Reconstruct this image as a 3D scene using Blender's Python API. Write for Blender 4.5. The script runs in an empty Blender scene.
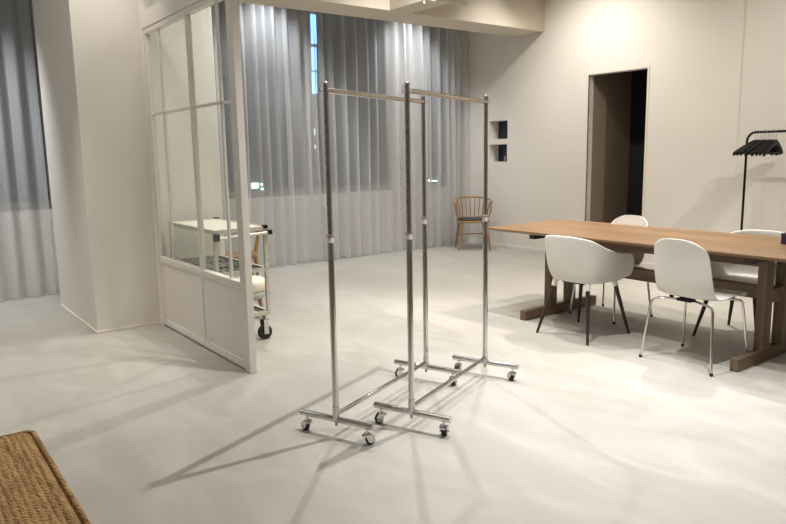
import bpy, math, random
from mathutils import Vector, Matrix
PI = math.pi
random.seed(7)
scn = bpy.context.scene
col = scn.collection

# ------------------------------------------------------------------ materials
def new_mat(name):
    m = bpy.data.materials.new(name); m.use_nodes = True
    nt = m.node_tree
    return m, nt, nt.nodes['Principled BSDF']

def lin(h):
    h = h.lstrip('#'); c = [int(h[i:i+2], 16)/255 for i in (0, 2, 4)]
    return tuple((x/12.92 if x <= .04045 else ((x+.055)/1.055)**2.4) for x in c) + (1,)

def simple(name, colr, rough=.5, metal=0., bump=0, bscale=200, var=0, vscale=3, spec=.5):
    m, nt, b = new_mat(name)
    b.inputs['Base Color'].default_value = colr
    b.inputs['Roughness'].default_value = rough
    b.inputs['Metallic'].default_value = metal
    b.inputs['Specular IOR Level'].default_value = spec
    tc = nt.nodes.new('ShaderNodeTexCoord')
    if var:
        n = nt.nodes.new('ShaderNodeTexNoise'); n.inputs['Scale'].default_value = vscale
        n.inputs['Detail'].default_value = 6
        nt.links.new(tc.outputs['Object'], n.inputs['Vector'])
        mx = nt.nodes.new('ShaderNodeMix'); mx.data_type = 'RGBA'
        mx.inputs[6].default_value = tuple(c*(1-var) for c in colr[:3])+(1,)
        mx.inputs[7].default_value = tuple(min(1, c*(1+var)) for c in colr[:3])+(1,)
        nt.links.new(n.outputs['Fac'], mx.inputs[0]); nt.links.new(mx.outputs[2], b.inputs['Base Color'])
    if bump:
        n2 = nt.nodes.new('ShaderNodeTexNoise'); n2.inputs['Scale'].default_value = bscale
        nt.links.new(tc.outputs['Object'], n2.inputs['Vector'])
        bp = nt.nodes.new('ShaderNodeBump'); bp.inputs['Strength'].default_value = bump
        bp.inputs['Distance'].default_value = .002
        nt.links.new(n2.outputs['Fac'], bp.inputs['Height']); nt.links.new(bp.outputs['Normal'], b.inputs['Normal'])
    return m

def wood(name, c1, c2, axis='Y', rough=.45, scale=1.0, planks=0):
    m, nt, b = new_mat(name)
    tc = nt.nodes.new('ShaderNodeTexCoord'); mp = nt.nodes.new('ShaderNodeMapping')
    s = {'X': (1.2, 22, 22), 'Y': (22, 1.2, 22), 'Z': (22, 22, 1.2)}[axis]
    mp.inputs['Scale'].default_value = tuple(v*scale for v in s)
    nt.links.new(tc.outputs['Object'], mp.inputs['Vector'])
    n = nt.nodes.new('ShaderNodeTexNoise'); n.inputs['Scale'].default_value = 1; n.inputs['Detail'].default_value = 7
    n.inputs['Distortion'].default_value = .6
    nt.links.new(mp.outputs['Vector'], n.inputs['Vector'])
    cr = nt.nodes.new('ShaderNodeValToRGB')
    cr.color_ramp.elements[0].position = .3; cr.color_ramp.elements[0].color = c1
    cr.color_ramp.elements[1].position = .72; cr.color_ramp.elements[1].color = c2
    nt.links.new(n.outputs['Fac'], cr.inputs['Fac'])
    out = cr.outputs['Color']
    if planks:
        sx = nt.nodes.new('ShaderNodeSeparateXYZ'); nt.links.new(tc.outputs['Object'], sx.inputs[0])
        mu = nt.nodes.new('ShaderNodeMath'); mu.operation = 'MULTIPLY'; mu.inputs[1].default_value = planks
        nt.links.new(sx.outputs[0], mu.inputs[0])
        fl = nt.nodes.new('ShaderNodeMath'); fl.operation = 'FLOOR'; nt.links.new(mu.outputs[0], fl.inputs[0])
        wn = nt.nodes.new('ShaderNodeTexWhiteNoise'); wn.noise_dimensions = '1D'
        nt.links.new(fl.outputs[0], wn.inputs['W'])
        mr = nt.nodes.new('ShaderNodeMapRange'); mr.inputs['To Min'].default_value = .78; mr.inputs['To Max'].default_value = 1.18
        nt.links.new(wn.outputs['Value'], mr.inputs['Value'])
        mx = nt.nodes.new('ShaderNodeVectorMath'); mx.operation = 'MULTIPLY'
        nt.links.new(out, mx.inputs[0]); nt.links.new(mr.outputs[0], mx.inputs[1]); out = mx.outputs[0]
    nt.links.new(out, b.inputs['Base Color'])
    b.inputs['Roughness'].default_value = rough
    return m

M = {}
M['wall'] = simple('plaster_wall', lin('#e4dfd7'), .85, bump=.08, bscale=90, var=.03, vscale=1.5)
M['ceil'] = simple('white_ceiling_paint', lin('#cfc6b6'), .9)
M['white_paint'] = simple('white_metal_paint', lin('#e4ded7'), .4)
M['trim'] = simple('pale_trim', lin('#e2dacc'), .5)
M['chrome'] = simple('chrome', (.62, .62, .63, 1), .07, 1)
M['steel'] = simple('brushed_steel', (.42, .41, .40, 1), .28, 1)
M['brass'] = simple('warm_polished_steel', (.58, .54, .48, 1), .2, 1)
M['black_rubber'] = simple('black_rubber', (.012, .012, .013, 1), .5)
M['black_metal'] = simple('black_powder_coat', (.004, .004, .005, 1), .5, spec=.3)
M['black_wood'] = wood('dark_stained_wood', (.016, .010, .007, 1), (.05, .028, .018, 1), 'Z')
M['shell'] = simple('white_plastic', lin('#d8d5ce'), .38)
M['socket'] = simple('white_plastic_socket', lin('#e6e2da'), .4)
M['table'] = wood('oiled_oak_top', lin('#76593c'), lin('#977551'), 'Y', .42, 1.0, 4.6)
M['table_x'] = wood('oak_beam_x', lin('#5c4937'), lin('#7a624a'), 'X', .5)
M['table_y'] = wood('oak_beam_y', lin('#5c4937'), lin('#7a624a'), 'Y', .5)
M['table_z'] = wood('oak_beam_z', lin('#5c4937'), lin('#7a624a'), 'Z', .5)
M['teak'] = wood('honey_wood', lin('#8c6a42'), lin('#b08a5a'), 'Z', .4)
M['teak_x'] = wood('honey_wood_seat', lin('#8c6a42'), lin('#b08a5a'), 'X', .4)
M['cushion'] = simple('black_leather', (.015, .015, .018, 1), .4, bump=.1, bscale=60)
M['purple'] = simple('dark_violet_card', (.035, .022, .06, 1), .5)
M['purple_l'] = simple('pale_card_edge', (.2, .18, .25, 1), .5)
M['alu'] = simple('cream_aluminium', lin('#c9c5b8'), .35, .25)
M['board'] = simple('white_laminate', lin('#e0dccb'), .35)
M['mesh_panel'] = simple('grey_panel', lin('#b4b8ad'), .4)
M['rack_grey'] = simple('dark_grey_wire', (.06, .06, .055, 1), .4, .5)
M['shelf_grey'] = simple('mid_grey_wire', lin('#6c6d66'), .4, .3)
M['cream'] = simple('cream_ceramic', lin('#efe6cf'), .35)
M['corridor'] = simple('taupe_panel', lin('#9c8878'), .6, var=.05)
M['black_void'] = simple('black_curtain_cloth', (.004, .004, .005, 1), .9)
M['navy'] = simple('navy_lacquer', lin('#1f3145'), .35)
M['facade'] = simple('grey_render_facade', lin('#6a7078'), .9, var=.1, vscale=.7)
M['asphalt'] = simple('asphalt', (.05, .05, .055, 1), .9)
M['fixture'] = simple('white_fixture', lin('#d8d0c0'), .5)
M['figurine'] = simple('tan_ceramic', lin('#9a7f66'), .5)
M['hole'] = simple('hole_shadow_plastic', (.01, .01, .01, 1), .8)

def floor_mat():
    m, nt, b = new_mat('microcement_floor')
    tc = nt.nodes.new('ShaderNodeTexCoord')
    n1 = nt.nodes.new('ShaderNodeTexNoise'); n1.inputs['Scale'].default_value = .8; n1.inputs['Detail'].default_value = 8; n1.inputs['Distortion'].default_value = .8
    n2 = nt.nodes.new('ShaderNodeTexNoise'); n2.inputs['Scale'].default_value = 3.5; n2.inputs['Detail'].default_value = 10; n2.inputs['Distortion'].default_value = 1.5
    mp = nt.nodes.new('ShaderNodeMapping'); mp.inputs['Scale'].default_value = (1, .45, 1); mp.inputs['Rotation'].default_value = (0, 0, .5)
    nt.links.new(tc.outputs['Object'], mp.inputs['Vector'])
    nt.links.new(mp.outputs[0], n1.inputs['Vector']); nt.links.new(mp.outputs[0], n2.inputs['Vector'])
    ad = nt.nodes.new('ShaderNodeMath'); ad.operation = 'ADD'
    nt.links.new(n1.outputs['Fac'], ad.inputs[0]); nt.links.new(n2.outputs['Fac'], ad.inputs[1])
    cr = nt.nodes.new('ShaderNodeValToRGB')
    cr.color_ramp.elements[0].position = .7; cr.color_ramp.elements[0].color = lin('#a6a299')
    cr.color_ramp.elements[1].position = 1.25; cr.color_ramp.elements[1].color = lin('#b4b0a8')
    hv = nt.nodes.new('ShaderNodeMath'); hv.operation = 'MULTIPLY'; hv.inputs[1].default_value = .8
    nt.links.new(ad.outputs[0], hv.inputs[0])
    nt.links.new(hv.outputs[0], cr.inputs['Fac'])
    # sparse hairline trowel scratches
    wv = nt.nodes.new('ShaderNodeTexVoronoi'); wv.feature = 'DISTANCE_TO_EDGE'; wv.inputs['Scale'].default_value = .9
    dn = nt.nodes.new('ShaderNodeVectorMath'); dn.operation = 'ADD'
    nz = nt.nodes.new('ShaderNodeTexNoise'); nz.inputs['Scale'].default_value = 1.3
    nt.links.new(tc.outputs['Object'], nz.inputs['Vector'])
    nt.links.new(tc.outputs['Object'], dn.inputs[0]); nt.links.new(nz.outputs['Color'], dn.inputs[1])
    nt.links.new(dn.outputs[0], wv.inputs['Vector'])
    lt = nt.nodes.new('ShaderNodeMath'); lt.operation = 'LESS_THAN'; lt.inputs[1].default_value = .003
    nt.links.new(wv.outputs['Distance'], lt.inputs[0])
    gt = nt.nodes.new('ShaderNodeMath'); gt.operation = 'GREATER_THAN'; gt.inputs[1].default_value = .56
    nt.links.new(n2.outputs['Fac'], gt.inputs[0])
    ml = nt.nodes.new('ShaderNodeMath'); ml.operation = 'MULTIPLY'
    nt.links.new(lt.outputs[0], ml.inputs[0]); nt.links.new(gt.outputs[0], ml.inputs[1])
    m2 = nt.nodes.new('ShaderNodeMath'); m2.operation = 'MULTIPLY'; m2.inputs[1].default_value = .12
    nt.links.new(ml.outputs[0], m2.inputs[0])
    mx = nt.nodes.new('ShaderNodeMix'); mx.data_type = 'RGBA'; mx.inputs[7].default_value = lin('#8d867a')
    nt.links.new(m2.outputs[0], mx.inputs[0]); nt.links.new(cr.outputs[0], mx.inputs[6])
    nt.links.new(mx.outputs[2], b.inputs['Base Color'])
    mr = nt.nodes.new('ShaderNodeMapRange'); mr.inputs['To Min'].default_value = .38; mr.inputs['To Max'].default_value = .6
    nt.links.new(n2.outputs['Fac'], mr.inputs['Value']); nt.links.new(mr.outputs[0], b.inputs['Roughness'])
    bp = nt.nodes.new('ShaderNodeBump'); bp.inputs['Strength'].default_value = .12; bp.inputs['Distance'].default_value = .004
    nt.links.new(n2.outputs['Fac'], bp.inputs['Height']); nt.links.new(bp.outputs[0], b.inputs['Normal'])
    b.inputs['Specular IOR Level'].default_value = .45
    return m
M['floor'] = floor_mat()

def glass_mat():
    m = bpy.data.materials.new('clear_glass'); m.use_nodes = True; nt = m.node_tree; nt.nodes.clear()
    o = nt.nodes.new('ShaderNodeOutputMaterial'); t = nt.nodes.new('ShaderNodeBsdfTransparent')
    t.inputs[0].default_value = (.95, .97, .955, 1)
    g = nt.nodes.new('ShaderNodeBsdfGlossy'); g.inputs['Roughness'].default_value = .02
    f = nt.nodes.new('ShaderNodeFresnel'); f.inputs['IOR'].default_value = 1.45
    mx = nt.nodes.new('ShaderNodeMixShader')
    ge = nt.nodes.new('ShaderNodeNewGeometry'); iv = nt.nodes.new('ShaderNodeMath'); iv.operation = 'SUBTRACT'; iv.inputs[0].default_value = 1
    nt.links.new(ge.outputs['Backfacing'], iv.inputs[1]); fm = nt.nodes.new('ShaderNodeMath'); fm.operation = 'MULTIPLY'
    nt.links.new(f.outputs[0], fm.inputs[0]); nt.links.new(iv.outputs[0], fm.inputs[1])
    nt.links.new(fm.outputs[0], mx.inputs[0]); nt.links.new(t.outputs[0], mx.inputs[1]); nt.links.new(g.outputs[0], mx.inputs[2])
    nt.links.new(mx.outputs[0], o.inputs[0]); return m
M['glass'] = glass_mat()

def sheer_mat():
    m = bpy.data.materials.new('sheer_curtain'); m.use_nodes = True; nt = m.node_tree; nt.nodes.clear()
    o = nt.nodes.new('ShaderNodeOutputMaterial'); t = nt.nodes.new('ShaderNodeBsdfTransparent')
    d = nt.nodes.new('ShaderNodeBsdfDiffuse'); d.inputs[0].default_value = lin('#e6e6e6')
    tl = nt.nodes.new('ShaderNodeBsdfTranslucent'); tl.inputs[0].default_value = lin('#d0d0ce')
    m1 = nt.nodes.new('ShaderNodeMixShader'); m1.inputs[0].default_value = .3
    m2 = nt.nodes.new('ShaderNodeMixShader'); m2.inputs[0].default_value = .5
    nt.links.new(d.outputs[0], m1.inputs[1]); nt.links.new(tl.outputs[0], m1.inputs[2])
    nt.links.new(t.outputs[0], m2.inputs[1]); nt.links.new(m1.outputs[0], m2.inputs[2])
    nt.links.new(m2.outputs[0], o.inputs[0]); return m
M['sheer'] = sheer_mat()

def emis(name, c, s):
    m = bpy.data.materials.new(name); m.use_nodes = True; nt = m.node_tree; nt.nodes.clear()
    o = nt.nodes.new('ShaderNodeOutputMaterial'); e = nt.nodes.new('ShaderNodeEmission')
    e.inputs[0].default_value = c; e.inputs[1].default_value = s
    nt.links.new(e.outputs[0], o.inputs[0]); return m
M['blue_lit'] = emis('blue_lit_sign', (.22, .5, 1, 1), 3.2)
M['cyan_glint'] = emis('cyan_glint_glow', (.55, 1, .95, 1), 5)  # glow standing in for room lights mirrored in the window glass
M['dim_glint'] = emis('dim_glint_glow', (.8, .95, 1, 1), 1.2)  # weaker glow for the same imitated reflections
M['lamp'] = emis('lamp_face', (1, .9, .75, 1), 6)

def jute_mat():
    m, nt, b = new_mat('woven_jute')
    tc = nt.nodes.new('ShaderNodeTexCoord')
    mp = nt.nodes.new('ShaderNodeMapping'); mp.inputs['Scale'].default_value = (60, 9, 20)
    nt.links.new(tc.outputs['Object'], mp.inputs[0])
    n = nt.nodes.new('ShaderNodeTexNoise'); n.inputs['Scale'].default_value = 1; n.inputs['Detail'].default_value = 4
    nt.links.new(mp.outputs[0], n.inputs['Vector'])
    n3 = nt.nodes.new('ShaderNodeTexNoise'); n3.inputs['Scale'].default_value = 260; n3.inputs['Detail'].default_value = 2
    nt.links.new(tc.outputs['Object'], n3.inputs['Vector'])
    a = nt.nodes.new('ShaderNodeMath'); a.operation = 'ADD'; nt.links.new(n.outputs[0], a.inputs[0]); nt.links.new(n3.outputs[0], a.inputs[1])
    h = nt.nodes.new('ShaderNodeMath'); h.operation = 'MULTIPLY'; h.inputs[1].default_value = .5; nt.links.new(a.outputs[0], h.inputs[0])
    cr = nt.nodes.new('ShaderNodeValToRGB')
    cr.color_ramp.elements[0].position = .36; cr.color_ramp.elements[0].color = lin('#8d6538')
    cr.color_ramp.elements[1].position = .62; cr.color_ramp.elements[1].color = lin('#e3ba82')
    nt.links.new(h.outputs[0], cr.inputs[0]); nt.links.new(cr.outputs[0], b.inputs['Base Color'])
    b.inputs['Roughness'].default_value = .9
    # twisted strands: fine weave bump
    w = nt.nodes.new('ShaderNodeTexWave'); w.bands_direction = 'DIAGONAL'; w.inputs['Scale'].default_value = 38; w.inputs['Distortion'].default_value = 9
    nt.links.new(tc.outputs['Object'], w.inputs[0])
    ad = nt.nodes.new('ShaderNodeMath'); ad.operation = 'ADD'; nt.links.new(w.outputs['Fac'], ad.inputs[0]); nt.links.new(n3.outputs[0], ad.inputs[1])
    bp = nt.nodes.new('ShaderNodeBump'); bp.inputs['Strength'].default_value = .8; bp.inputs['Distance'].default_value = .006
    nt.links.new(ad.outputs[0], bp.inputs['Height']); nt.links.new(bp.outputs[0], b.inputs['Normal'])
    return m
M['jute'] = jute_mat()

# ------------------------------------------------------------------ mesh helpers
class MB:
    def __init__(s): s.v = []; s.f = []; s.sm = []
    def add(s, vs, fs, smooth=False, mat=None):
        n = len(s.v)
        for p in vs:
            p = Vector(p)
            s.v.append(tuple(mat @ p) if mat else tuple(p))
        for f in fs: s.f.append(tuple(i+n for i in f)); s.sm.append(smooth)
        return s
    def box(s, x0, x1, y0, y1, z0, z1, mat=None):
        v = [(x0,y0,z0),(x1,y0,z0),(x1,y1,z0),(x0,y1,z0),(x0,y0,z1),(x1,y0,z1),(x1,y1,z1),(x0,y1,z1)]
        return s.add(v, [(0,3,2,1),(4,5,6,7),(0,1,5,4),(1,2,6,5),(2,3,7,6),(3,0,4,7)], False, mat)
    def rings(s, rings, cap=True, closed=False, smooth=True):
        n = len(rings[0]); vs = [p for r in rings for p in r]; fs = []
        m = len(rings)
        for i in range(m if closed else m-1):
            a, b = i*n, ((i+1) % m)*n
            for k in range(n): fs.append((a+k, a+(k+1) % n, b+(k+1) % n, b+k))
        s.add(vs, fs, smooth)
        if cap and not closed:
            s.add(rings[0], [tuple(reversed(range(n)))]); s.add(rings[-1], [tuple(range(n))])
        return s
    def tube(s, pts, r, n=12, cap=True, closed=False):
        pts = [Vector(p) for p in pts]; m = len(pts)
        rs = r if isinstance(r, (list, tuple)) else [r]*m
        T = []
        for i in range(m):
            if closed: t = pts[(i+1) % m]-pts[i-1]
            else: t = pts[min(i+1, m-1)]-pts[max(i-1, 0)]
            T.append(t.normalized())
        up = Vector((0,0,1)) if abs(T[0].z) < .9 else Vector((1,0,0))
        u = T[0].cross(up).normalized(); rings = []
        for i in range(m):
            u = (u-T[i]*u.dot(T[i])).normalized(); w = T[i].cross(u)
            rings.append([pts[i]+(u*math.cos(2*PI*k/n)+w*math.sin(2*PI*k/n))*rs[i] for k in range(n)])
        return s.rings(rings, cap, closed)
    def lathe(s, prof, n=20, c=(0,0,0), mat=None):   # prof: (r,z)
        rings = []
        for r, z in prof:
            ring = [Vector((c[0]+r*math.cos(2*PI*k/n), c[1]+r*math.sin(2*PI*k/n), c[2]+z)) for k in range(n)]
            if mat: ring = [mat @ p for p in ring]
            rings.append(ring)
        return s.rings(rings, True)
    def grid(s, P, smooth=True):
        a = len(P); b = len(P[0])
        return s.add([p for r in P for p in r], [(i*b+j, i*b+j+1, (i+1)*b+j+1, (i+1)*b+j) for i in range(a-1) for j in range(b-1)], smooth)
    def build(s, name, mat, parent=None, bevel=0, solid=0, sub=0, seg=2):
        me = bpy.data.meshes.new(name); me.from_pydata(s.v, [], s.f); me.update()
        me.polygons.foreach_set('use_smooth', s.sm)
        me.materials.append(mat)
        o = bpy.data.objects.new(name, me); col.objects.link(o)
        if parent: o.parent = parent
        if solid:
            md = o.modifiers.new('thickness', 'SOLIDIFY'); md.thickness = solid; md.offset = 0
        if bevel:
            md = o.modifiers.new('bevel', 'BEVEL'); md.width = bevel; md.segments = seg; md.limit_method = 'ANGLE'; md.angle_limit = .7
        if sub:
            md = o.modifiers.new('sub', 'SUBSURF'); md.levels = sub; md.render_levels = sub
        return o

def cr(pts, t):   # catmull-rom sample, t in 0..1
    n = len(pts)-1; x = min(max(t, 0), 1)*n; i = min(int(x), n-1); f = x-i
    p = [Vector(pts[max(i-1, 0)]), Vector(pts[i]), Vector(pts[i+1]), Vector(pts[min(i+2, n)])]
    return .5*((2*p[1])+(-p[0]+p[2])*f+(2*p[0]-5*p[1]+4*p[2]-p[3])*f*f+(-p[0]+3*p[1]-3*p[2]+p[3])*f**3)
def path(pts, n=24): return [cr(pts, i/n) for i in range(n+1)]

def thing(name, label, cat, loc=(0,0,0), rz=0, group=None):
    o = bpy.data.objects.new(name, None); col.objects.link(o); o.empty_display_size = .1
    o.location = loc; o.rotation_euler = (0, 0, rz); o['label'] = label; o['category'] = cat
    if group: o['group'] = group
    return o
def tag(o, label, cat, group=None):
    o['label'] = label; o['category'] = cat
    if group: o['group'] = group
    return o
def struct(o): o['kind'] = 'structure'; return o
def dup(root, loc, rz, label, group=None):
    def cp(o, par):
        c = o.copy(); col.objects.link(c)
        if par: c.parent = par
        for ch in list(o.children): cp(ch, c)
        return c
    r = cp(root, None); r.location = loc; r.rotation_euler = (0, 0, rz); r['label'] = label
    if group: r['group'] = group
    return r

# ------------------------------------------------------------------ room shell
YW = 7.95; XW = 7.2; CH = 3.6
def holed(mb, axis, a, b, u0, u1, z0, z1, holes):
    """slab between a and b on axis ('X': plane x, u=y ; 'Y': plane y, u=x) with rectangular holes"""
    us = sorted({u0, u1}|{h[0] for h in holes}|{h[1] for h in holes}); zs = sorted({z0, z1}|{h[2] for h in holes}|{h[3] for h in holes})
    def P(d, u, z): return (d, u, z) if axis == 'X' else (u, d, z)
    def solid(i, j):
        if i < 0 or j < 0 or i >= len(us)-1 or j >= len(zs)-1: return False
        u = (us[i]+us[i+1])/2; z = (zs[j]+zs[j+1])/2
        return not any(h[0] < u < h[1] and h[2] < z < h[3] for h in holes)
    def q(*p): mb.add(p, [(0,1,2,3)])
    for i in range(len(us)-1):
        for j in range(len(zs)-1):
            if not solid(i, j): continue
            A, B, c, d = us[i], us[i+1], zs[j], zs[j+1]
            q(P(a,A,c),P(a,B,c),P(a,B,d),P(a,A,d)); q(P(b,A,c),P(b,A,d),P(b,B,d),P(b,B,c))
            if not solid(i-1, j): q(P(a,A,c),P(a,A,d),P(b,A,d),P(b,A,c))
            if not solid(i+1, j): q(P(a,B,c),P(b,B,c),P(b,B,d),P(a,B,d))
            if not solid(i, j-1): q(P(a,A,c),P(b,A,c),P(b,B,c),P(a,B,c))
            if not solid(i, j+1): q(P(a,A,d),P(a,B,d),P(b,B,d),P(b,A,d))
    return mb

struct(MB().box(-2.6, 8.6, -2.6, 8.15, -.1, 0).build('floor', M['floor']))
struct(MB().box(-2.6, 8.6, -2.6, 8.15, CH, CH+.1).build('ceiling', M['ceil']))
struct(MB().box(-2.75, -2.6, -2.6, 8.15, 0, CH).build('wall_left', M['wall']))
struct(MB().box(-2.6, 7.3, -2.75, -2.6, 0, CH).build('wall_front', M['wall']))
wins = [(-2.0, -.1), (.1, 1.5), (3.42, 4.62), (4.64, 5.98), (6.66, 7.12)]
SILL = .86
struct(holed(MB(), 'Y', YW, YW+.2, -2.6, XW+.3, 0, CH, [(a, b, SILL, 3.3) for a, b in wins]).build('wall_back', M['wall']))
N1 = (6.842, 7.2, 1.563, 1.822); N2 = (6.848, 7.2, 1.238, 1.487)
DY0, DY1, DZ = 4.66, 5.475, 2.30
struct(holed(MB(), 'X', XW, XW+.1, 3.55, YW, 0, CH, [(DY0, DY1, 0, DZ), N1, N2]).build('wall_right', M['wall']))
struct(MB().box(XW-.012, XW+.1, -2.6, 3.57, 0, CH).build('wall_right_near', M['wall']))
# pillar carrying the left end of the beam
struct(MB().box(1.28, 2.39, 5.65, 7.0, 0, CH).build('wall_pillar', M['wall'], bevel=.006))
# baseboards
struct(MB().box(XW-.012, XW, 5.50, YW, 0, .05).box(XW-.012, XW, 3.57, 4.635, 0, .05).build('baseboard_right', M['wall'], bevel=.003))
bb = MB().box(1.27, 1.28, 5.64, 7.0, 0, .022); bb.box(1.28, 1.79, 5.64, 5.65, 0, .022)
struct(bb.build('baseboard_pillar', M['trim']))
# beams
struct(MB().box(2.39, XW, 6.2, 6.69, 2.924, CH).build('trim_1', M['ceil'], bevel=.004))
struct(MB().box(4.67, 4.98, -2.6, 6.2, 2.924, CH).build('trim_2', M['ceil'], bevel=.004))
# windows
for i, (a, b) in enumerate(wins):
    f = MB(); y0, y1 = YW+.06, YW+.12; z0, z1 = SILL, 3.3; t = .05
    f.box(a, a+t, y0, y1, z0, z1); f.box(b-t, b, y0, y1, z0, z1)
    f.box(a+t, b-t, y0, y1, z0, z0+.09); f.box(a+t, b-t, y0, y1, z1-t, z1)
    if b-a > 1.35: f.box((a+b)/2-.02, (a+b)/2+.02, y0, y1, z0+.09, z1-t)
    fo = struct(f.build('window_%d' % (i+1), M['steel'], bevel=.003))
    MB().box(a+t, b-t, y0+.025, y0+.033, z0+.09, z1-t).build('pane', M['glass'], fo)
# door opening and corridor behind it
tr = MB()
tr.box(XW-.008, XW+.02, DY0-.028, DY0, 0, DZ+.028); tr.box(XW-.008, XW+.02, DY1, DY1+.028, 0, DZ+.028); tr.box(XW-.008, XW+.02, DY0, DY1, DZ, DZ+.028)
struct(tr.build('trim_3', M['trim'], bevel=.003))
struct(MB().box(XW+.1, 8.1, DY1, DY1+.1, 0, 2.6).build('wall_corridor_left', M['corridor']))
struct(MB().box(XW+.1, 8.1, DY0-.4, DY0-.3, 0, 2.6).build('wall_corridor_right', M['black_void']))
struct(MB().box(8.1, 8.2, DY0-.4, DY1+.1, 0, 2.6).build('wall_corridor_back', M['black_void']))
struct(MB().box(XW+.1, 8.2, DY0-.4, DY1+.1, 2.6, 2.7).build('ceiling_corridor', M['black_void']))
# niches: lined boxes with navy back
for i, (a, b, c, d) in enumerate((N1, N2)):
    n = MB(); X0, X1 = XW+.1, XW+.19
    n.box(X0, X1, b, b+.02, c, d); n.box(X0, X1, a-.02, a, c, d)
    n.box(X0, X1, a-.02, b+.02, d, d+.02); n.box(X0, X1, a-.02, b+.02, c-.02, c)
    struct(n.build('trim_%d' % (4+i), M['wall']))
    struct(MB().box(X1, X1+.02, a-.02, b+.02, c-.02, d+.02).build('trim_%d' % (6+i), M['navy']))
fg = MB().lathe([(.016,0),(.018,.01),(.012,.03),(.016,.045),(.010,.058),(.013,.07),(.010,.082),(.003,.088)], 14, (7.245, 6.93, N2[2]))
tag(fg.build('figurine', M['figurine']), 'tiny tan figurine in the corner of the lower wall niche', 'figurine')

# exterior
struct(MB().box(-12, 26, 8.15, 30, -.12, -.02).build('ground', M['asphalt']))
bd = thing('neighbouring_building', 'dark building outside, glimpsed through the sheer curtains', 'building', (8, 12.2, -.02))
MB().box(-16, 14, 0, 2, 0, 9).build('facade', M['facade'], bd)
def lit(x, z, w, h, m, nm='glint_panel'):
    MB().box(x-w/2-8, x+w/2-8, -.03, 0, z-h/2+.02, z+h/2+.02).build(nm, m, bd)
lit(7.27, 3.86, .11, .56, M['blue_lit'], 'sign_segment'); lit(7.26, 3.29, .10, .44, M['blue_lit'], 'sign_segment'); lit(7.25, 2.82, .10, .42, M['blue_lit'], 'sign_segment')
lit(5.84, .82, .14, .10, M['cyan_glint']); lit(5.98, .84, .05, .03, M['cyan_glint']); lit(5.99, .75, .05, .03, M['cyan_glint'])  # added glowing panels imitating room-light reflections in the panes
lit(10.33, .68, .30, .14, M['cyan_glint']); lit(10.18, .76, .08, .05, M['cyan_glint'])  # more imitated reflections, right-hand window
MB().box(7.22-8, 7.27-8, -.05, 0, 1.3, 2.6).build('glint_post', M['mesh_panel'], bd)  # made-up post behind the dim glints
lit(7.23, 1.85, .04, .12, M['dim_glint']); lit(7.23, 1.55, .04, .08, M['dim_glint'])  # dim glowing panels, also imitated glass reflections

# ------------------------------------------------------------------ curtains
def curtain(name, x0, x1, label, seed, group='sheer curtains along the window wall', sp=.17, yc=7.66):
    rnd = random.Random(seed)
    # fold centres
    xs = [x0]; 
    while xs[-1] < x1: xs.append(xs[-1]+sp*rnd.uniform(.7, 1.35))
    k = (x1-x0)/(xs[-1]-x0); xs = [x0+(x-x0)*k for x in xs]
    nF = len(xs)-1; amp = [rnd.uniform(.045, .10) for _ in xs]; ph = [rnd.uniform(-.03, .03) for _ in xs]
    rows = 26; P = []
    z0, z1 = .012, CH-.06
    for r in range(rows):
        t = r/(rows-1); z = z0+(z1-z0)*t; row = []
        gather = 1-.5*t**3
        for i in range(nF):
            for q in range(12):
                u = q/12; a = amp[i]*(1-u)+amp[i+1]*u
                x = xs[i]+(xs[i+1]-xs[i])*u
                sway = (ph[i]*(1-u)+ph[i+1]*u)*(1-t)*1.2
                y = yc-a*gather*(math.cos(2*PI*u)*.9+.25*math.cos(4*PI*u+ph[i]*40))
                y += .01*math.sin(z*2.3+i*1.7)*(1-t)
                row.append((x+sway+.018*math.sin(2*PI*u)*gather, y, z))
        row.append((x1, yc-amp[-1]*.7*gather, z)); P.append(row)
    o = MB().grid(P).build(name, M['sheer'], bevel=0)
    return tag(o, label, 'curtain', group)
curtain('sheer_curtain', 2.44, 4.17, 'sheer grey curtain panel beside the white glass partition', 1)
curtain('sheer_curtain', 4.12, 6.02, 'sheer grey curtain panel behind the left chrome rack', 2, yc=7.675)
curtain('sheer_curtain', 5.97, 7.18, 'sheer grey curtain panel behind the spindle back chair', 3)
curtain('sheer_curtain', -1.6, 1.37, 'sheer grey curtain left of the plastered pillar', 4, sp=.22)
# curtain track
struct(MB().box(2.4, XW, 7.64, 7.68, CH-.055, CH-.001).build('trim_8', M['fixture']))
struct(MB().box(-2.6, 1.27, 7.64, 7.68, CH-.055, CH-.001).build('trim_9', M['fixture']))

# ------------------------------------------------------------------ glazed partition
pt = thing('glass_partition', 'white framed glass partition with solid lower panels projecting from the pillar', 'partition', (1.81, 5.65, 0))
def PB(y0, y1, z0, z1, name, x0=-.025, x1=.025, mat='white_paint', bevel=.003, par=pt):
    return MB().box(x0, x1, y0-5.65, y1-5.65, z0, z1).build(name, M[mat], par, bevel=bevel)
PB(3.925, 4.012, 0, 2.90, 'post', -.026, .022)
PB(5.57, 5.649, 0, 2.90, 'post', -.03, .03)
PB(4.012, 5.57, 2.375, 2.50, 'transom_beam', -.03, .03)
PB(4.012, 5.57, 2.84, 2.90, 'head_rail', -.03, .03)
PB(4.012, 5.57, .012, .045, 'bottom_rail', -.024, .024)
PB(4.012, 5.57, .545, .585, 'sill_rail', -.024, .024)
PB(4.012, 5.57, 2.335, 2.375, 'upper_rail', -.024, .024)
PB(4.665, 4.715, .585, 2.335, 'stile', -.015, .015)
PB(5.54, 5.57, .045, 2.335, 'stile', -.020, .020)
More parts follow.
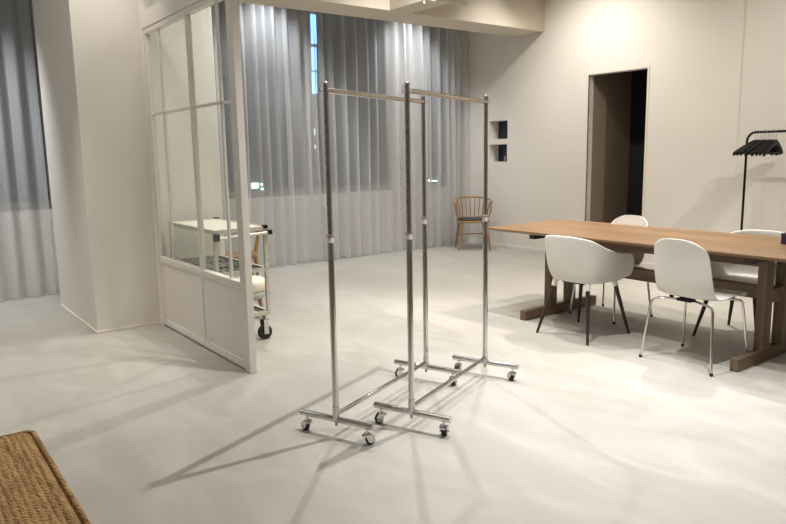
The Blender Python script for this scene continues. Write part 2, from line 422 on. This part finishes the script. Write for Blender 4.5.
for (a, b) in ((4.012, 4.69), (4.69, 5.54)):
    p = PB(a, b, .045, .545, 'lower_panel', -.014, .014, bevel=0)
    e = MB(); y0, y1 = a-5.65, b-5.65
    for (A, B, c, d) in ((y0, y1, .045, .062), (y0, y1, .530, .545), (y0, y0+.012, .062, .530), (y1-.012, y1, .062, .530)): e.box(-.021, .021, A, B, c, d)
    e.build('panel_bead', M['white_paint'], p, bevel=.002)
for (a, b) in ((4.012, 4.665), (4.715, 5.54)):
    PB(a, b, .585, 2.335, 'pane', -.004, .004, 'glass', 0)
    PB(a, b, 1.712, 1.732, 'glazing_bar', -.009, .009)
PB(4.012, 5.57, 2.50, 2.84, 'transom_pane', -.004, .004, 'glass', 0)
PB(5.28, 5.30, .585, 2.335, 'glazing_bar', -.009, .009)
PB(4.185, 4.207, .585, 2.335, 'glazing_bar', -.009, .009)

# ------------------------------------------------------------------ chrome garment racks
def caster_mesh():
    f = MB()
    f.lathe([(.007,.052),(.007,.082)], 10)                       # stem
    f.lathe([(.016,.046),(.018,.05),(.018,.054),(.010,.06)], 14)
    for s in (-1, 1):                                            # fork cheeks
        pr_ = [(-.014, .054), (.016, .054), (.030, .034), (.027, .017), (.014, .011), (.002, .017), (-.006, .034)]
        a_ = [(x, s*.0155, z) for x, z in pr_]; b2 = [(x, s*.0195, z) for x, z in pr_]; n_ = len(pr_)
        f.add(a_+b2, [tuple(range(n_)), tuple(reversed(range(n_, 2*n_)))]+[(k, (k+1) % n_, n_+(k+1) % n_, n_+k) for k in range(n_)])
        f.box(-.012, .014, min(s*.016, s*.019), max(s*.016, s*.019), .048, .054)
    f.box(-.024, -.006, -.014, .014, .042, .049)                 # brake tab
    f.tube([(.014,-.024,.0225),(.014,.024,.0225)], .004, 8)
    return f
def wheel_mesh():
    w = MB(); rot = Matrix.Translation((.014, 0, .0225)) @ Matrix.Rotation(PI/2, 4, 'X')
    w.lathe([(.008,-.012),(.019,-.012),(.0225,-.008),(.0225,.008),(.019,.012),(.008,.012)], 22, mat=rot)
    return w
def make_rack(label, loc, rz, L, phase):
    t = thing('garment_rack', label, 'clothes rack', loc, rz, 'chrome garment racks')
    FW = .21
    for e, x in enumerate((0, L)):
        s = -1 if e == 0 else 1
        fb = MB().tube([(x, -FW, .092), (x, FW, .092)], .0155, 16)
        fo = fb.build('foot_bar', M['chrome'], t)
        for y in (-FW, FW): MB().tube([(x, y-.004*(1 if y > 0 else -1), .092), (x, y+.008*(1 if y > 0 else -1), .092)], .0165, 16).build('end_cap', M['chrome'], fo)
        MB().lathe([(.004,-.035),(.008,-.03),(.009,-.014)], 12, (x, 0, .092)).build('bolt', M['steel'], fo)
        for y in (-FW+.03, FW-.03):
            cs = caster_mesh().build('caster', M['chrome'], t)
            cs.location = (x, y, 0); a = phase+y*6+e*.8; cs.rotation_euler = (0, 0, a)
            wheel_mesh().build('wheel', M['black_rubber'], cs)
            hub = MB(); rot = Matrix.Translation((.014, 0, .0225)) @ Matrix.Rotation(PI/2, 4, 'X')
            hub.lathe([(.003,-.0145),(.009,-.014),(.010,-.012),(.010,.012),(.009,.014),(.003,.0145)], 14, mat=rot)
            hub.build('wheel_hub', M['chrome'], cs)
        # lower sleeve
        MB().tube([(x, 0, .09), (x, 0, .16)], .0175, 18).tube([(x, 0, .16), (x, 0, 1.0)], .0150, 18).build('lower_post', M['chrome'], t)
        co = MB().lathe([(.0155,-.03),(.0185,-.028),(.0185,-.002),(.021,.004),(.0185,.008),(.012,.010)], 18, (x, 0, 1.0)).build('collar', M['chrome'], t)
        MB().tube([(x+s*.018+.010*math.cos(a)*s, 0, 1.0+.012*math.sin(a)) for a in [2*PI*k/14 for k in range(14)]], .0018, 6, closed=True).build('spring_pin', M['chrome'], co)
        # upper post: round-edged tube with a row of adjustment holes
        up = MB().tube([(x, 0, 1.0), (x, 0, 1.705)], .0118, 16).build('upper_post', M['steel'], t)
        if e == 0:
            for k in range(11):
                z = 1.06+k*.047
                MB().tube([(x-.002, 0, z), (x-.0124, 0, z)], .0036, 8).build('adjustment_hole', M['hole'], up)
        MB().lathe([(.0135,-.016),(.0135,0),(.006,.004)], 16, (x, 0, 1.708)).build('post_cap', M['steel'], up)
        # ring behind the top
        rg = MB(); cx = x+s*.028
        rg.tube([(cx+.017*math.cos(a), 0, 1.675+.021*math.sin(a)) for a in [2*PI*k/22 for k in range(22)]], .0022, 7, closed=True)
        rg.build('pull_ring', M['chrome'], t)
        MB().tube([(x, -.02, 1.672), (x, .02, 1.672)], .006, 10).build('bolt', M['chrome'], t)
    MB().tube([(.012, 0, 1.672), (L-.012, 0, 1.672)], .0125, 16).build('hanging_bar', M['brass'], t)
    MB().tube([(.012, 0, .118), (L-.012, 0, .118)], .0125, 16).build('bottom_rail', M['chrome'], t)
    return t
ang = math.radians(22.3)
make_rack('left chrome garment rack with one end nearest the glass partition', (1.683, 2.733, 0), ang, .945, .4)
make_rack('right chrome garment rack standing nearest the dining table', (2.030, 2.572, 0), ang, .938, 1.3)

# ------------------------------------------------------------------ dining table
TX0, TX1, TY0, TY1 = 4.12, 5.11, 1.66, 4.150
tx, ty = (TX0+TX1)/2, (TY0+TY1)/2
tb = thing('dining_table', 'long oak trestle dining table with timber stretcher', 'table', (tx, ty, 0))
top = MB(); hw, hl = (TX1-TX0)/2, (TY1-TY0)/2
# top with under-chamfered edge
v = [(-hw,-hl,.745),(hw,-hl,.745),(hw,hl,.745),(-hw,hl,.745),(-hw,-hl,.733),(hw,-hl,.733),(hw,hl,.733),(-hw,hl,.733),
     (-hw+.05,-hl+.05,.715),(hw-.05,-hl+.05,.715),(hw-.05,hl-.05,.715),(-hw+.05,hl-.05,.715)]
top.add(v, [(0,1,2,3),(4,5,1,0),(5,6,2,1),(6,7,3,2),(7,4,0,3),(8,9,5,4),(9,10,6,5),(10,11,7,6),(11,8,4,7),(11,10,9,8)])
top.build('tabletop', M['table'], tb, bevel=.003)
for s in (-1, 1):
    y = -.9065 if s < 0 else .845; th = .0275
    MB().box(-.475, .475, y-th, y+th, 0, .082).build('foot_beam', M['table_x'], tb, bevel=.005)
    MB().box(-.375, .375, y-th, y+th, .668, .714).build('top_crossbeam', M['black_wood'], tb, bevel=.004)
    for x in (-.125, .125):
        MB().box(x-.046, x+.046, y-th-.004, y+th+.004, .082, .668).build('upright', M['table_z'], tb, bevel=.004)
    bl = MB().box(-.079, .079, y-th-.002, y+th+.002, .385, .475).build('tenon_block', M['table_y'], tb, bevel=.003)
    for z in (.41, .45): MB().tube([(0, y-th-.004, z), (0, y+th+.004, z)], .007, 10).build('bolt', M['rack_grey'], bl)
MB().box(-.028, .028, -.9065+.03, .845-.03, .385, .475).build('stretcher', M['table_y'], tb, bevel=.004)
MB().box(-.022, .022, -.9065+.03, .845-.03, .60, .7145).build('centre_rail', M['table_y'], tb, bevel=.004)

bx = thing('card_box', 'small dark violet box at the right end of the tabletop', 'box', (4.785, 1.955, .7455), 0)
MB().box(-.06, .06, -.07, .07, 0, .058).build('box_body', M['purple'], bx, bevel=.002)
MB().box(-.062, .062, -.072, .072, .058, .072).build('lid', M['purple'], bx, bevel=.002)

# ------------------------------------------------------------------ chairs
def make_side(label, loc, rz):
    t = thing('side_chair', label, 'chair', loc, rz, 'white chairs around the dining table')
    prof = [(.245,.428),(.235,.447),(.16,.455),(.05,.447),(-.07,.440),(-.145,.445),(-.190,.475),(-.213,.54),(-.232,.63),(-.252,.73),(-.272,.81),(-.276,.828)]
    hwid = [.195,.20,.208,.212,.212,.208,.205,.203,.199,.191,.178,.155]
    nv, nu = 44, 24; P = []
    for i in range(nv+1):
        tt = i/nv; p = cr([(a, 0, b) for a, b in prof], tt); w = cr([(a, 0, 0) for a in hwid], tt).x
        row = []
        back = min(max((tt-.42)/.18, 0), 1)
        for j in range(nu+1):
            u = -1+2*j/nu
            up = abs(u)**2.6
            x = p.x+back*.045*up; z = p.z+(1-back)*.006*up
            if tt > .8: z -= (tt-.8)/.2*.075*abs(u)**4
            if tt < .12: x -= (1-tt/.12)*.04*abs(u)**4
            # shell hip flare where seat meets back
            fl = math.exp(-((tt-.47)/.1)**2); x += .03*fl*up; z += .004*fl*up
            row.append((x, u*w, z))
        P.append(row)
    MB().grid(P).build('seat_shell', M['shell'], t, solid=.009, sub=1)
    for x in (-.13, .12): MB().box(x-.03, x+.03, -.05, .05, .415, .433).build('mounting_plate', M['black_metal'], t, bevel=.002)
    MB().box(-.11, .10, -.012, .012, .415, .427).build('centre_bar', M['black_metal'], t, bevel=.002)
    for x in (-.13, .13):
        for y in (-.12, .12): MB().lathe([(.010,.0),(.014,.004),(.014,.018)], 10, (x*.8, y, .418)).build('spacer', M['black_metal'], t)
    for sx in (-1, 1):
        for sy in (-1, 1):
            kf = .92 if sx > 0 else 1
            pts = [(sx*.09, sy*.035, .414), (sx*.125, sy*.10, .415), (sx*.155, sy*.165, .414), (sx*.172, sy*.198, .405), (sx*.182, sy*.215*kf, .380), (sx*.19, sy*.222*kf, .33), (sx*.205, sy*.235*kf, .18), (sx*.222, sy*.252*kf, .012)]
            lg = MB().tube(path(pts, 30), .0085, 10).build('leg', M['chrome'], t)
            MB().lathe([(.010,0),(.011,.004),(.0105,.018),(.0088,.02)], 12, (sx*.2225, sy*.2525*kf, 0)).build('foot_glide', M['black_rubber'], lg)
    return t

def make_arm(label, loc, rz):
    t = thing('armchair', label, 'chair', loc, rz, 'white chairs around the dining table')
    K = [((.235,0,.438),(.258,0,.425)),((.235,.10,.438),(.258,.10,.425)),((.225,.18,.440),(.245,.205,.440)),((.205,.20,.440),(.228,.258,.490)),
         ((.175,.207,.438),(.205,.284,.580)),((.11,.21,.424),(.145,.294,.638)),((0,.205,.424),(.02,.288,.652)),((-.085,.19,.424),(-.10,.268,.688)),
         ((-.145,.155,.424),(-.19,.222,.742)),((-.175,.085,.424),(-.246,.125,.768)),((-.18,0,.424),(-.258,0,.772))]
    full = K+[((a[0], -a[1], a[2]), (b[0], -b[1], b[2])) for a, b in reversed(K[1:-1])]
    n = len(full); N = 88
    def loop(idx, th):
        x = th*n; i = int(x) % n; f = x-int(x)
        p = [Vector(full[(i+k) % n][idx]) for k in (-1, 0, 1, 2)]
        return .5*((2*p[1])+(-p[0]+p[2])*f+(2*p[0]-5*p[1]+4*p[2]-p[3])*f*f+(-p[0]+3*p[1]-3*p[2]+p[3])*f**3)
    C0 = Vector((.03, 0, .428)); rings = []
    for s in (.12, .35, .6, .82): rings.append([C0.lerp(loop(0, k/N), s)+Vector((0,0,-.004*(1-s))) for k in range(N)])
    for s in [q/12 for q in range(13)]:
        r = []
        for k in range(N):
            a = loop(0, k/N); b = loop(1, k/N); h = b.z-a.z
            c = Vector((a.x+(b.x-a.x)*.75, a.y+(b.y-a.y)*.75, a.z+max(h, 0)*.08))
            r.append(a*(1-s)**2+c*2*s*(1-s)+b*s*s)
        rings.append(r)
    mb = MB().rings(rings, cap=False)
    mb.f.append(tuple(reversed(range(N)))); mb.sm.append(True)
    mb.build('seat_shell', M['shell'], t, solid=.009, sub=1)
    MB().box(-.13, .15, -.10, .10, .402, .420).build('mounting_plate', M['black_metal'], t, bevel=.003)
    for sx in (-1, 1):
        for sy in (-1, 1):
            a = Vector((sx*.155+.01, sy*.145, .425)); b = Vector((sx*.25, sy*.235, 0))
            m = a.lerp(b, .13)
            lg = MB().tube([a.lerp(b, .12), a.lerp(b, .5), b], [.0165, .0145, .0095], 14).build('leg', M['black_wood'], t)
            MB().tube([a, m], [.023, .019], 14).build('leg_socket', M['socket'], lg)
    return t

make_arm('white armchair with dark legs pulled up to the near long side of the table', (4.187, 3.180, 0), 0)
make_side('white side chair with chrome legs on the near side of the table', (4.185, 2.280, 0), math.radians(-3))
side = bpy.data.objects['side_chair']; arm = bpy.data.objects['armchair']
dup(side, (4.835, 3.405, 0), math.radians(176), 'white side chair across the table in front of the dark doorway')
dup(arm, (4.985, 2.36, 0), math.radians(179), 'white armchair across the table in front of the black coat rack')

# spindle back chair by the curtain  (faces local +x)
def make_spindle(label, loc, rz):
    t = thing('spindle_back_chair', label, 'chair', loc, rz)
    seat = MB(); S = []
    N = 40
    def out(th, k=1.0):
        c, s = math.cos(th), math.sin(th); e = 2/3.2
        return (.225*k*(abs(c)**e)*(1 if c > 0 else -1), .235*k*(abs(s)**e)*(1 if s > 0 else -1)*(1-.08*(-c if c < 0 else 0)))
    for z, k in ((.395,.94),(.400,1.0),(.420,1.0),(.426,.97)): S.append([(*out(2*PI*i/N, k), z) for i in range(N)])
    seat.rings(S).build('seat', M['teak_x'], t)
    C = []
    for z, k in ((.426,.88),(.431,.93),(.442,.93),(.448,.88),(.450,.6)): C.append([(*out(2*PI*i/N, k), z) for i in range(N)])
    MB().rings(C).build('seat_cushion', M['cushion'], t)
    for sx in (-1, 1):
        for sy in (-1, 1):
            MB().tube([(sx*.16, sy*.17, .40), (sx*.185, sy*.195, .22), (sx*.215, sy*.225, .0)], [.017, .018, .012], 12).build('leg', M['teak'], t)
    for (p, q) in (((0,-.197,.22),(0,.197,.22)),((-.19,-.197,.22),(.19,-.197,.22)),((-.19,.197,.22),(.19,.197,.22))):
        MB().tube([p, q], .009, 10).build('stretcher', M['teak'], t)
    def rail(a):  # a in -1..1 : arm tip to arm tip around the back
        th = a*PI*.62
        return Vector((-.02-.25*math.cos(th), .262*math.sin(th)*(1.0), .735-.075*abs(a)**2.2))
    pts = [rail(-1+2*i/40) for i in range(41)]
    rg = []
    for i, p in enumerate(pts):
        d = (pts[min(i+1, 40)]-pts[max(i-1, 0)]).normalized(); nrm = Vector((0,0,1)).cross(d).normalized()
        w = .016+(.010 if (i < 5 or i > 35) else 0)*(1-abs(min(i, 40-i)-2)/4)
        rg.append([p+nrm*w*math.cos(q)+Vector((0,0,1))*.0125*math.sin(q) for q in [2*PI*k/12 for k in range(12)]])
    MB().rings(rg).build('back_rail', M['teak'], t)
    for i in range(11):
        a = -.72+1.44*i/10; p = rail(a); th = a*PI*.62
        b = Vector((-.01-.185*math.cos(th), .205*math.sin(th), .42))
        MB().tube([b, b.lerp(p, .5), p], [.006, .0085, .006], 10).build('spindle', M['teak'], t)
    for s in (-1, 1):
        p = rail(s*.9); MB().tube([Vector((.05, s*.21, .42)), Vector((.05, s*.25, .55)), p], [.010,.013,.010], 10).build('arm_post', M['teak'], t)
    return t
make_spindle('honey wood spindle back chair with black seat pad by the curtain', (6.79, 7.12, 0), math.radians(-125))

# armchair half hidden behind the cart
def make_lounge(label, loc, rz):
    t = thing('wooden_armchair', label, 'chair', loc, rz)
    N = 36; S = []
    for z, k in ((.425,.95),(.432,1),(.455,1),(.462,.96)):
        S.append([(.235*k*math.cos(2*PI*i/N)*(1 if math.cos(2*PI*i/N) > 0 else .85), .245*k*math.sin(2*PI*i/N), z) for i in range(N)])
    MB().rings(S).build('seat', M['teak_x'], t)
    for sy in (-1, 1):
        MB().tube([(.17, sy*.17, .43), (.20, sy*.20, .2), (.215, sy*.215, 0)], [.020,.019,.012], 12).build('leg', M['teak'], t)
        MB().tube([(-.20, sy*.235, 0), (-.18, sy*.225, .25), (-.15, sy*.215, .44), (-.20, sy*.25, .60), (-.22, sy*.235, .685)], [.012,.019,.026,.018,.022], 12).build('rear_leg', M['teak'], t)
        MB().tube([(-.18, sy*.215, .40), (.17, sy*.165, .41)], .014, 10).build('seat_rail', M['teak'], t)
    MB().tube([(-.17, -.21, .41), (-.19, 0, .41), (-.17, .21, .41)], .018, 10).build('seat_rail', M['teak'], t)
    pts = path([(.0,-.30,.665),(-.13,-.285,.68),(-.24,-.18,.70),(-.275,0,.71),(-.24,.18,.70),(-.13,.285,.68),(.0,.30,.665)], 36)
    rg = []
    for i, p in enumerate(pts):
        d = (pts[min(i+1, 36)]-pts[max(i-1, 0)]).normalized(); nrm = Vector((0,0,1)).cross(d).normalized()
        rg.append([p+nrm*.014*math.cos(q)+Vector((0,0,1))*.026*math.sin(q) for q in [2*PI*k/12 for k in range(12)]])
    MB().rings(rg).build('back_rail', M['teak'], t)
    return t
make_lounge('wooden armchair with rounded seat half hidden behind the cream cart', (2.74, 6.22, 0), math.radians(-118)).scale = (.84, .84, .96)

# ------------------------------------------------------------------ trolley cart
ct = thing('trolley_cart', 'cream metal framed trolley cart on black casters behind the glass partition', 'cart', (1.865, 4.60, 0))
cw, cd = .42, .93
def CB(x0, x1, y0, y1, z0, z1, nm, m='alu', bv=.003, par=None): return MB().box(x0, x1, y0, y1, z0, z1).build(nm, M[m], par or ct, bevel=bv)
t_ = .028
for x in (0, cw-t_):
    for y in (0, cd-t_):
        lg = CB(x, x+t_, y, y+t_, .195, .865, 'upright')
        if y == 0 and x > 0:
            for k in range(9): MB().tube([(x+t_/2, -.001, .30+k*.062), (x+t_/2, .003, .30+k*.062)], .0035, 8).build('peg_hole', M['hole'], lg)
for z in (.195, .525, .835):
    fr = MB()
    fr.box(t_, cw-t_, .002, t_-.002, z, z+.03); fr.box(t_, cw-t_, cd-t_+.002, cd-.002, z, z+.03)
    fr.box(.002, t_-.002, t_, cd-t_, z, z+.03); fr.box(cw-t_+.002, cw-.002, t_, cd-t_, z, z+.03)
    fr.build('shelf_frame', M['alu'], ct, bevel=.002)
for z in (.210, .540):
    wr = MB()
    for k in range(9): wr.box(t_+.02+k*.043, t_+.024+k*.043, t_, cd-t_, z, z+.008)
    wr.box(t_, cw-t_, cd*.33, cd*.33+.03, z-.006, z+.001); wr.box(t_, cw-t_, cd*.66, cd*.66+.03, z-.006, z+.001)
    wr.build('wire_shelf', M['shelf_grey'], ct)
CB(t_, cw-t_, t_, cd-t_, .845, .862, 'top_board', 'board')
CB(.004, .010, t_, cd-t_, .555, .835, 'side_panel', 'glass', 0)
# tubular push handle on the front
hd = MB().tube([(-.01+.03, -.03, .805), (cw+.01, -.03, .822)], .011, 12).build('handle', M['board'], ct)
for x in (.01, cw+.0):
    MB().box(x-.016, x+.02, -.045, .0, .79+(.017 if x > .1 else 0), .84).build('handle_bracket', M['black_metal'], ct, bevel=.004)
MB().box(cw-t_-.004, cw+.004, -.004, t_+.004, .85, .875).build('corner_cap', M['black_metal'], ct, bevel=.003)
MB().box(cw-t_-.004, cw+.004, cd-t_-.004, cd+.004, .85, .875).build('corner_cap', M['black_metal'], ct, bevel=.003)
for x in (.03, cw-.04):
    for y in (.04, cd-.04):
        fk = MB().lathe([(.024,.185),(.026,.195),(.012,.165),(.010,.155)][::-1], 14, (x, y, 0))
        for s in (-1, 1): fk.box(x-.018, x+.020, y+s*.030-.003, y+s*.030+.003, .045, .158)
        fk.box(x-.018, x+.020, y-.033, y+.033, .155, .162); fk.tube([(x, y-.036, .055), (x, y+.036, .055)], .007, 10)
        fo = fk.build('caster', M['chrome'], ct)
        rot = Matrix.Translation((x, y, .055)) @ Matrix.Rotation(PI/2, 4, 'X')
        MB().lathe([(.018,-.018),(.045,-.020),(.055,-.014),(.055,.014),(.045,.020),(.018,.018)], 26, mat=rot).build('wheel', M['black_rubber'], fo)
        MB().box(x-.03, x+.028, y-.024, y+.024, .115, .152).build('brake_housing', M['black_rubber'], fo, bevel=.008)
st = thing('low_stool', 'low round stool with a cream cushion partly hidden by the trolley cart', 'stool', (2.475, 5.36, 0))
MB().lathe([(.06,.225),(.120,.232),(.138,.262),(.140,.30),(.130,.335),(.10,.352),(.05,.358),(.01,.359)], 36).build('seat_cushion', M['cream'], st)
MB().lathe([(.09,.165),(.115,.175),(.128,.232),(.06,.234)], 32).build('seat_base', M['mesh_panel'], st)
for k in range(3):
    a = 2*PI*k/3-.9; c, s_ = math.cos(a), math.sin(a)
    MB().tube([(.08*c, .08*s_, .175), (.125*c, .125*s_, 0)], [.019, .013], 12).build('leg', M['teak'], st)

# ------------------------------------------------------------------ black coat rack and hangers
CX, CY0, CY1 = 6.86, 3.32, 2.1
cr_ = thing('coat_rack', 'black metal coat rack with rounded corners against the right wall', 'clothes rack', (CX, (CY0+CY1)/2, 0))
h = (CY0-CY1)/2; R_ = .085; zt = 1.525
arc = [(0, h, .03), (0, h, .8), (0, h, zt-R_)]+[(0, h-R_+R_*math.cos(a), zt-R_+R_*math.sin(a)) for a in [PI/2*k/8 for k in range(1, 9)]]
MB().tube([Vector(p) for p in arc]+[Vector((0, -p[1], p[2])) for p in reversed(arc)], .0115, 14).build('frame_tube', M['black_metal'], cr_)
for y in (-h, h):
    MB().tube([(-.2, y, .03), (.2, y, .03)], .013, 12).build('foot_bar', M['black_metal'], cr_)
    for x in (-.19, .19): MB().lathe([(.014,0),(.016,.005),(.012,.02)], 12, (x, y, 0)).build('foot_glide', M['black_rubber'], cr_)
MB().tube([(0, -h, .2), (0, h, .2)], .009, 12).build('bottom_rail', M['black_metal'], cr_)

def make_hanger(label, loc, rz, tilt):
    t = thing('clothes_hanger', label, 'hanger', loc, rz, 'black hangers on the coat rack')
    t.rotation_euler = (0, tilt, rz)
    hk = [Vector((.0175*math.cos(a), 0, .0175*math.sin(a))) for a in [math.radians(d) for d in range(200, -60, -20)]]
    hk += [Vector((.004, 0, -.026)), Vector((0, 0, -.035)), Vector((0, 0, -.085))]
    MB().tube(hk, .0022, 8).build('hook', M['steel'], t)
    # broad contoured shoulders
    n = 24; rg = []
    for i in range(n+1):
        u = -1+2*i/n; x = u*.235; z = -.085-.125*abs(u)**1.25-.008*math.cos(u*PI)
        y = .02*abs(u)**2; w = .006+.007*abs(u); hh = .027-.006*abs(u)
        z += .0
        rg.append([(x, y+w*math.cos(q), z+hh*math.sin(q)) for q in [2*PI*k/10 for k in range(10)]])
    MB().rings(rg).build('shoulder_bar', M['black_metal'], t)
    MB().tube([(-.19, .015, -.200), (.19, .015, -.200)], .005, 8).build('trouser_bar', M['black_metal'], t)
    return t
hz = zt+.0115-.0175+.0025
L_ = 'black clothes hanger bunched with others on the coat rack'
h0 = make_hanger(L_, (CX, 3.245, hz), -.30, 0)
rnd = random.Random(3)
for k in range(1, 9):
    d = dup(h0, (CX, 3.245-k*.0245, hz), -.27+k*.045+rnd.uniform(-.03, .03), L_)
    d.rotation_euler = (0, rnd.uniform(-.05, .05), d.rotation_euler[2])

# ------------------------------------------------------------------ jute bench
jb = thing('jute_bench', 'woven jute covered bench in the near left corner', 'bench', (0, 0, 0))
X0, X1, Y0, Y1, ZT = -.85, .362, 1.25, 2.672, .42
cw_ = .019; rowsx = []
# cross-section walking over the top, with a cord ripple
sec = []
rr = .05
def sec_pts():
    pts = []; L = []
    x = X0; 
    def put(px, pz, nx, nz): pts.append((px, pz, nx, nz))
    for k in range(30): put(X0, .0+(ZT-rr)*k/30, -1, 0)
    for k in range(12): a = PI-PI/2*k/12; put(X0+rr+rr*math.cos(a), ZT-rr+rr*math.sin(a), math.cos(a), math.sin(a))
    m = 460
    for k in range(m): put(X0+rr+(X1-X0-2*rr)*k/m, ZT, 0, 1)
    for k in range(20): a = PI/2-PI/2*k/20; put(X1-rr+rr*math.cos(a), ZT-rr+rr*math.sin(a), math.cos(a), math.sin(a))
    for k in range(40): put(X1, ZT-rr-(ZT-rr)*k/40, 1, 0)
    return pts
SP = sec_pts(); acc = 0; prev = None; rip = []
for p in SP:
    if prev: acc += math.hypot(p[0]-prev[0], p[1]-prev[1])
    rip.append(abs(math.sin(PI*acc/cw_))**.6*.005); prev = p
Pj = []
ny = 60
for j in range(ny+1):
    y = Y0+(Y1-Y0)*j/ny; row = []
    e = max(0, (y-(Y1-.05))/.05); drop = .02*(1-math.sqrt(max(0, 1-e*e)))
    for k, (px, pz, nx, nz) in enumerate(SP):
        r = rip[k]
        inset = .03*(1-math.sqrt(max(0, 1-e*e)))*(1 if px > 0 else -1)
        row.append((px+nx*r-(inset if abs(px-(X1 if px > 0 else X0)) < .2 else 0)*max(0, 1-abs(px-(X1 if px > 0 else X0))/.2), y+.0022*math.sin(k*.9), pz+nz*r-drop*(pz/ZT)))
    Pj.append(row)
mbj = MB().grid(Pj)
b_ = len(SP)
mbj.f.append(tuple(ny*b_+k for k in range(b_))); mbj.sm.append(False)
mbj.f.append(tuple(reversed(range(b_)))); mbj.sm.append(False)
mbj.build('jute_cover', M['jute'], jb)
# bound edge cord along the right side and the end
MB().tube([(X1-.012, Y0, ZT+.001), (X1-.012, 1.9, ZT+.001), (X1-.012, Y1-.05, ZT+.001), (X1-.03, Y1-.012, ZT-.006), (X1-.3, Y1-.006, ZT-.008), (X0+.02, Y1-.006, ZT-.008)], .008, 10).build('edge_cord', M['jute'], jb)

# ------------------------------------------------------------------ track light on the cross beam
tk = thing('track_light', 'white ceiling track light running under the cross beam', 'light', (0, 5.47, 2.924))
MB().box(3.6, 5.09, -.018, .018, -.032, 0).build('track', M['fixture'], tk, bevel=.003)
MB().box(5.09, 5.12, -.024, .024, -.036, 0).build('end_cap', M['white_paint'], tk, bevel=.003)
sh = MB().tube([(4.55, 0, -.032), (4.55, 0, -.07)], .008, 10)
sh.build('spot_stem', M['fixture'], tk)

# ------------------------------------------------------------------ lights
def spot(loc, tgt, W, size, blend, c, rad=.04):
    l = bpy.data.lights.new('spot', 'SPOT'); l.energy = W; l.spot_size = math.radians(size); l.spot_blend = blend; l.color = c; l.shadow_soft_size = rad
    o = bpy.data.objects.new('spot_lamp', l); col.objects.link(o); o.location = loc
    o.rotation_euler = (Vector(tgt)-Vector(loc)).to_track_quat('-Z', 'Y').to_euler(); return o
WARM = (1, .945, .87); MID = (1, .98, .955); COOL = (.92, .955, 1)
Z = 3.52
spot((2.64, 2.65, 3.56), (2.6, 2.7, 0), 220, 100, .9, MID, .015)
spot((3.4, 4.5, 3.56), (2.6, 3.6, 0), 120, 90, .8, MID, .025)            # above the racks
spot((3.25, 1.6, Z), (3.0, 1.8, 0), 400, 60, 1, (.97, .97, 1), .05)     # white pool lower right
spot((5.3, 3.1, Z), (5.0, 3.1, 0), 240, 92, .9, WARM, .04)
spot((4.0, 3.85, 3.56), (4.3, 3.7, 0), 190, 90, .9, WARM, .03)             # over the table
spot((5.9, 4.9, Z), (5.2, 4.6, 0), 90, 90, 1, WARM, .05)              # floor beyond the table
spot((5.45, .9, 3.55), (7.0, 3.4, 1.0), 150, 75, 1, WARM, .03)             # towards the coat rack wall
spot((5.9, 5.25, Z), (7.1, 5.2, 1.6), 110, 120, 1, WARM, .04)          # wall above the door
spot((1.25, 5.05, Z), (1.35, 5.6, 2.2), 45, 80, 1, WARM, .04)            # pillar
spot((.3, 5.1, Z), (.3, 5.1, 0), 210, 70, 1, WARM, .05)              # floor left
spot((2.9, 5.3, Z), (3.1, 5.6, 0), 150, 95, 1, MID, .05)                # behind partition
spot((3.85, 7.2, Z), (3.85, 7.62, 1.2), 110, 95, 1, COOL, .05)           # curtain washers
spot((6.0, 7.2, Z), (6.0, 7.62, 1.2), 110, 95, 1, COOL, .05)
spot((.2, 6.6, Z), (.6, 7.66, 1.0), 260, 75, 1, COOL, .05)  # unseen lamp added to brighten the left curtain
spot((4.4, 4.9, Z), (4.8, 7.6, .4), 110, 80, 1, MID, .08)  # unseen lamp added to lighten the lower part of the main curtain
spot((6.2, 5.2, Z), (6.2, 7.6, .4), 60, 80, 1, MID, .08)
def soft(x, y, W, c, s=1.4):  # unseen area lamps under the ceiling, added as soft ambient fill
    l = bpy.data.lights.new('ambient_fill', 'AREA'); l.shape = 'SQUARE'; l.size = s; l.energy = W; l.color = c
    o = bpy.data.objects.new('ambient_fill_lamp', l); col.objects.link(o); o.location = (x, y, CH-.03)
soft(.3, 3.2, 8, MID); soft(3.2, 4.3, 11, MID); soft(6.0, 2.2, 11, MID); soft(3.6, .2, 8, MID); soft(-.6, 5.4, 8, MID)
w = bpy.data.worlds.new('world'); scn.world = w; w.use_nodes = True
bg = w.node_tree.nodes['Background']; bg.inputs[0].default_value = (.42, .5, .62, 1); bg.inputs[1].default_value = .3

# ------------------------------------------------------------------ camera
f, pitch, roll, th = 680.75, .15751, .018176, .643673
cp, sp_ = math.cos(pitch), math.sin(pitch)
fwd = Vector((0, cp, -sp_)); right = Vector((1, 0, 0)); down = fwd.cross(right)
r2 = right*math.cos(roll)+down*math.sin(roll); d2 = down*math.cos(roll)-right*math.sin(roll)
A = Matrix(((math.cos(th), math.sin(th), 0), (-math.sin(th), math.cos(th), 0), (0, 0, 1)))
r2, d2, fw = A @ r2, A @ d2, A @ fwd
cam = bpy.data.cameras.new('camera'); co = bpy.data.objects.new('camera', cam); col.objects.link(co)
m = Matrix((r2, -d2, -fw)).transposed().to_4x4(); m.translation = Vector((0, 0, 1.38)); co.matrix_world = m
cam.sensor_width = 36; cam.lens = f/786*36; cam.clip_start = .02
scn.camera = co
scn.view_settings.view_transform = 'Standard'; scn.view_settings.look = 'None'
scn.view_settings.gamma = 1; scn.view_settings.exposure = .52; scn.view_settings.use_curve_mapping = False
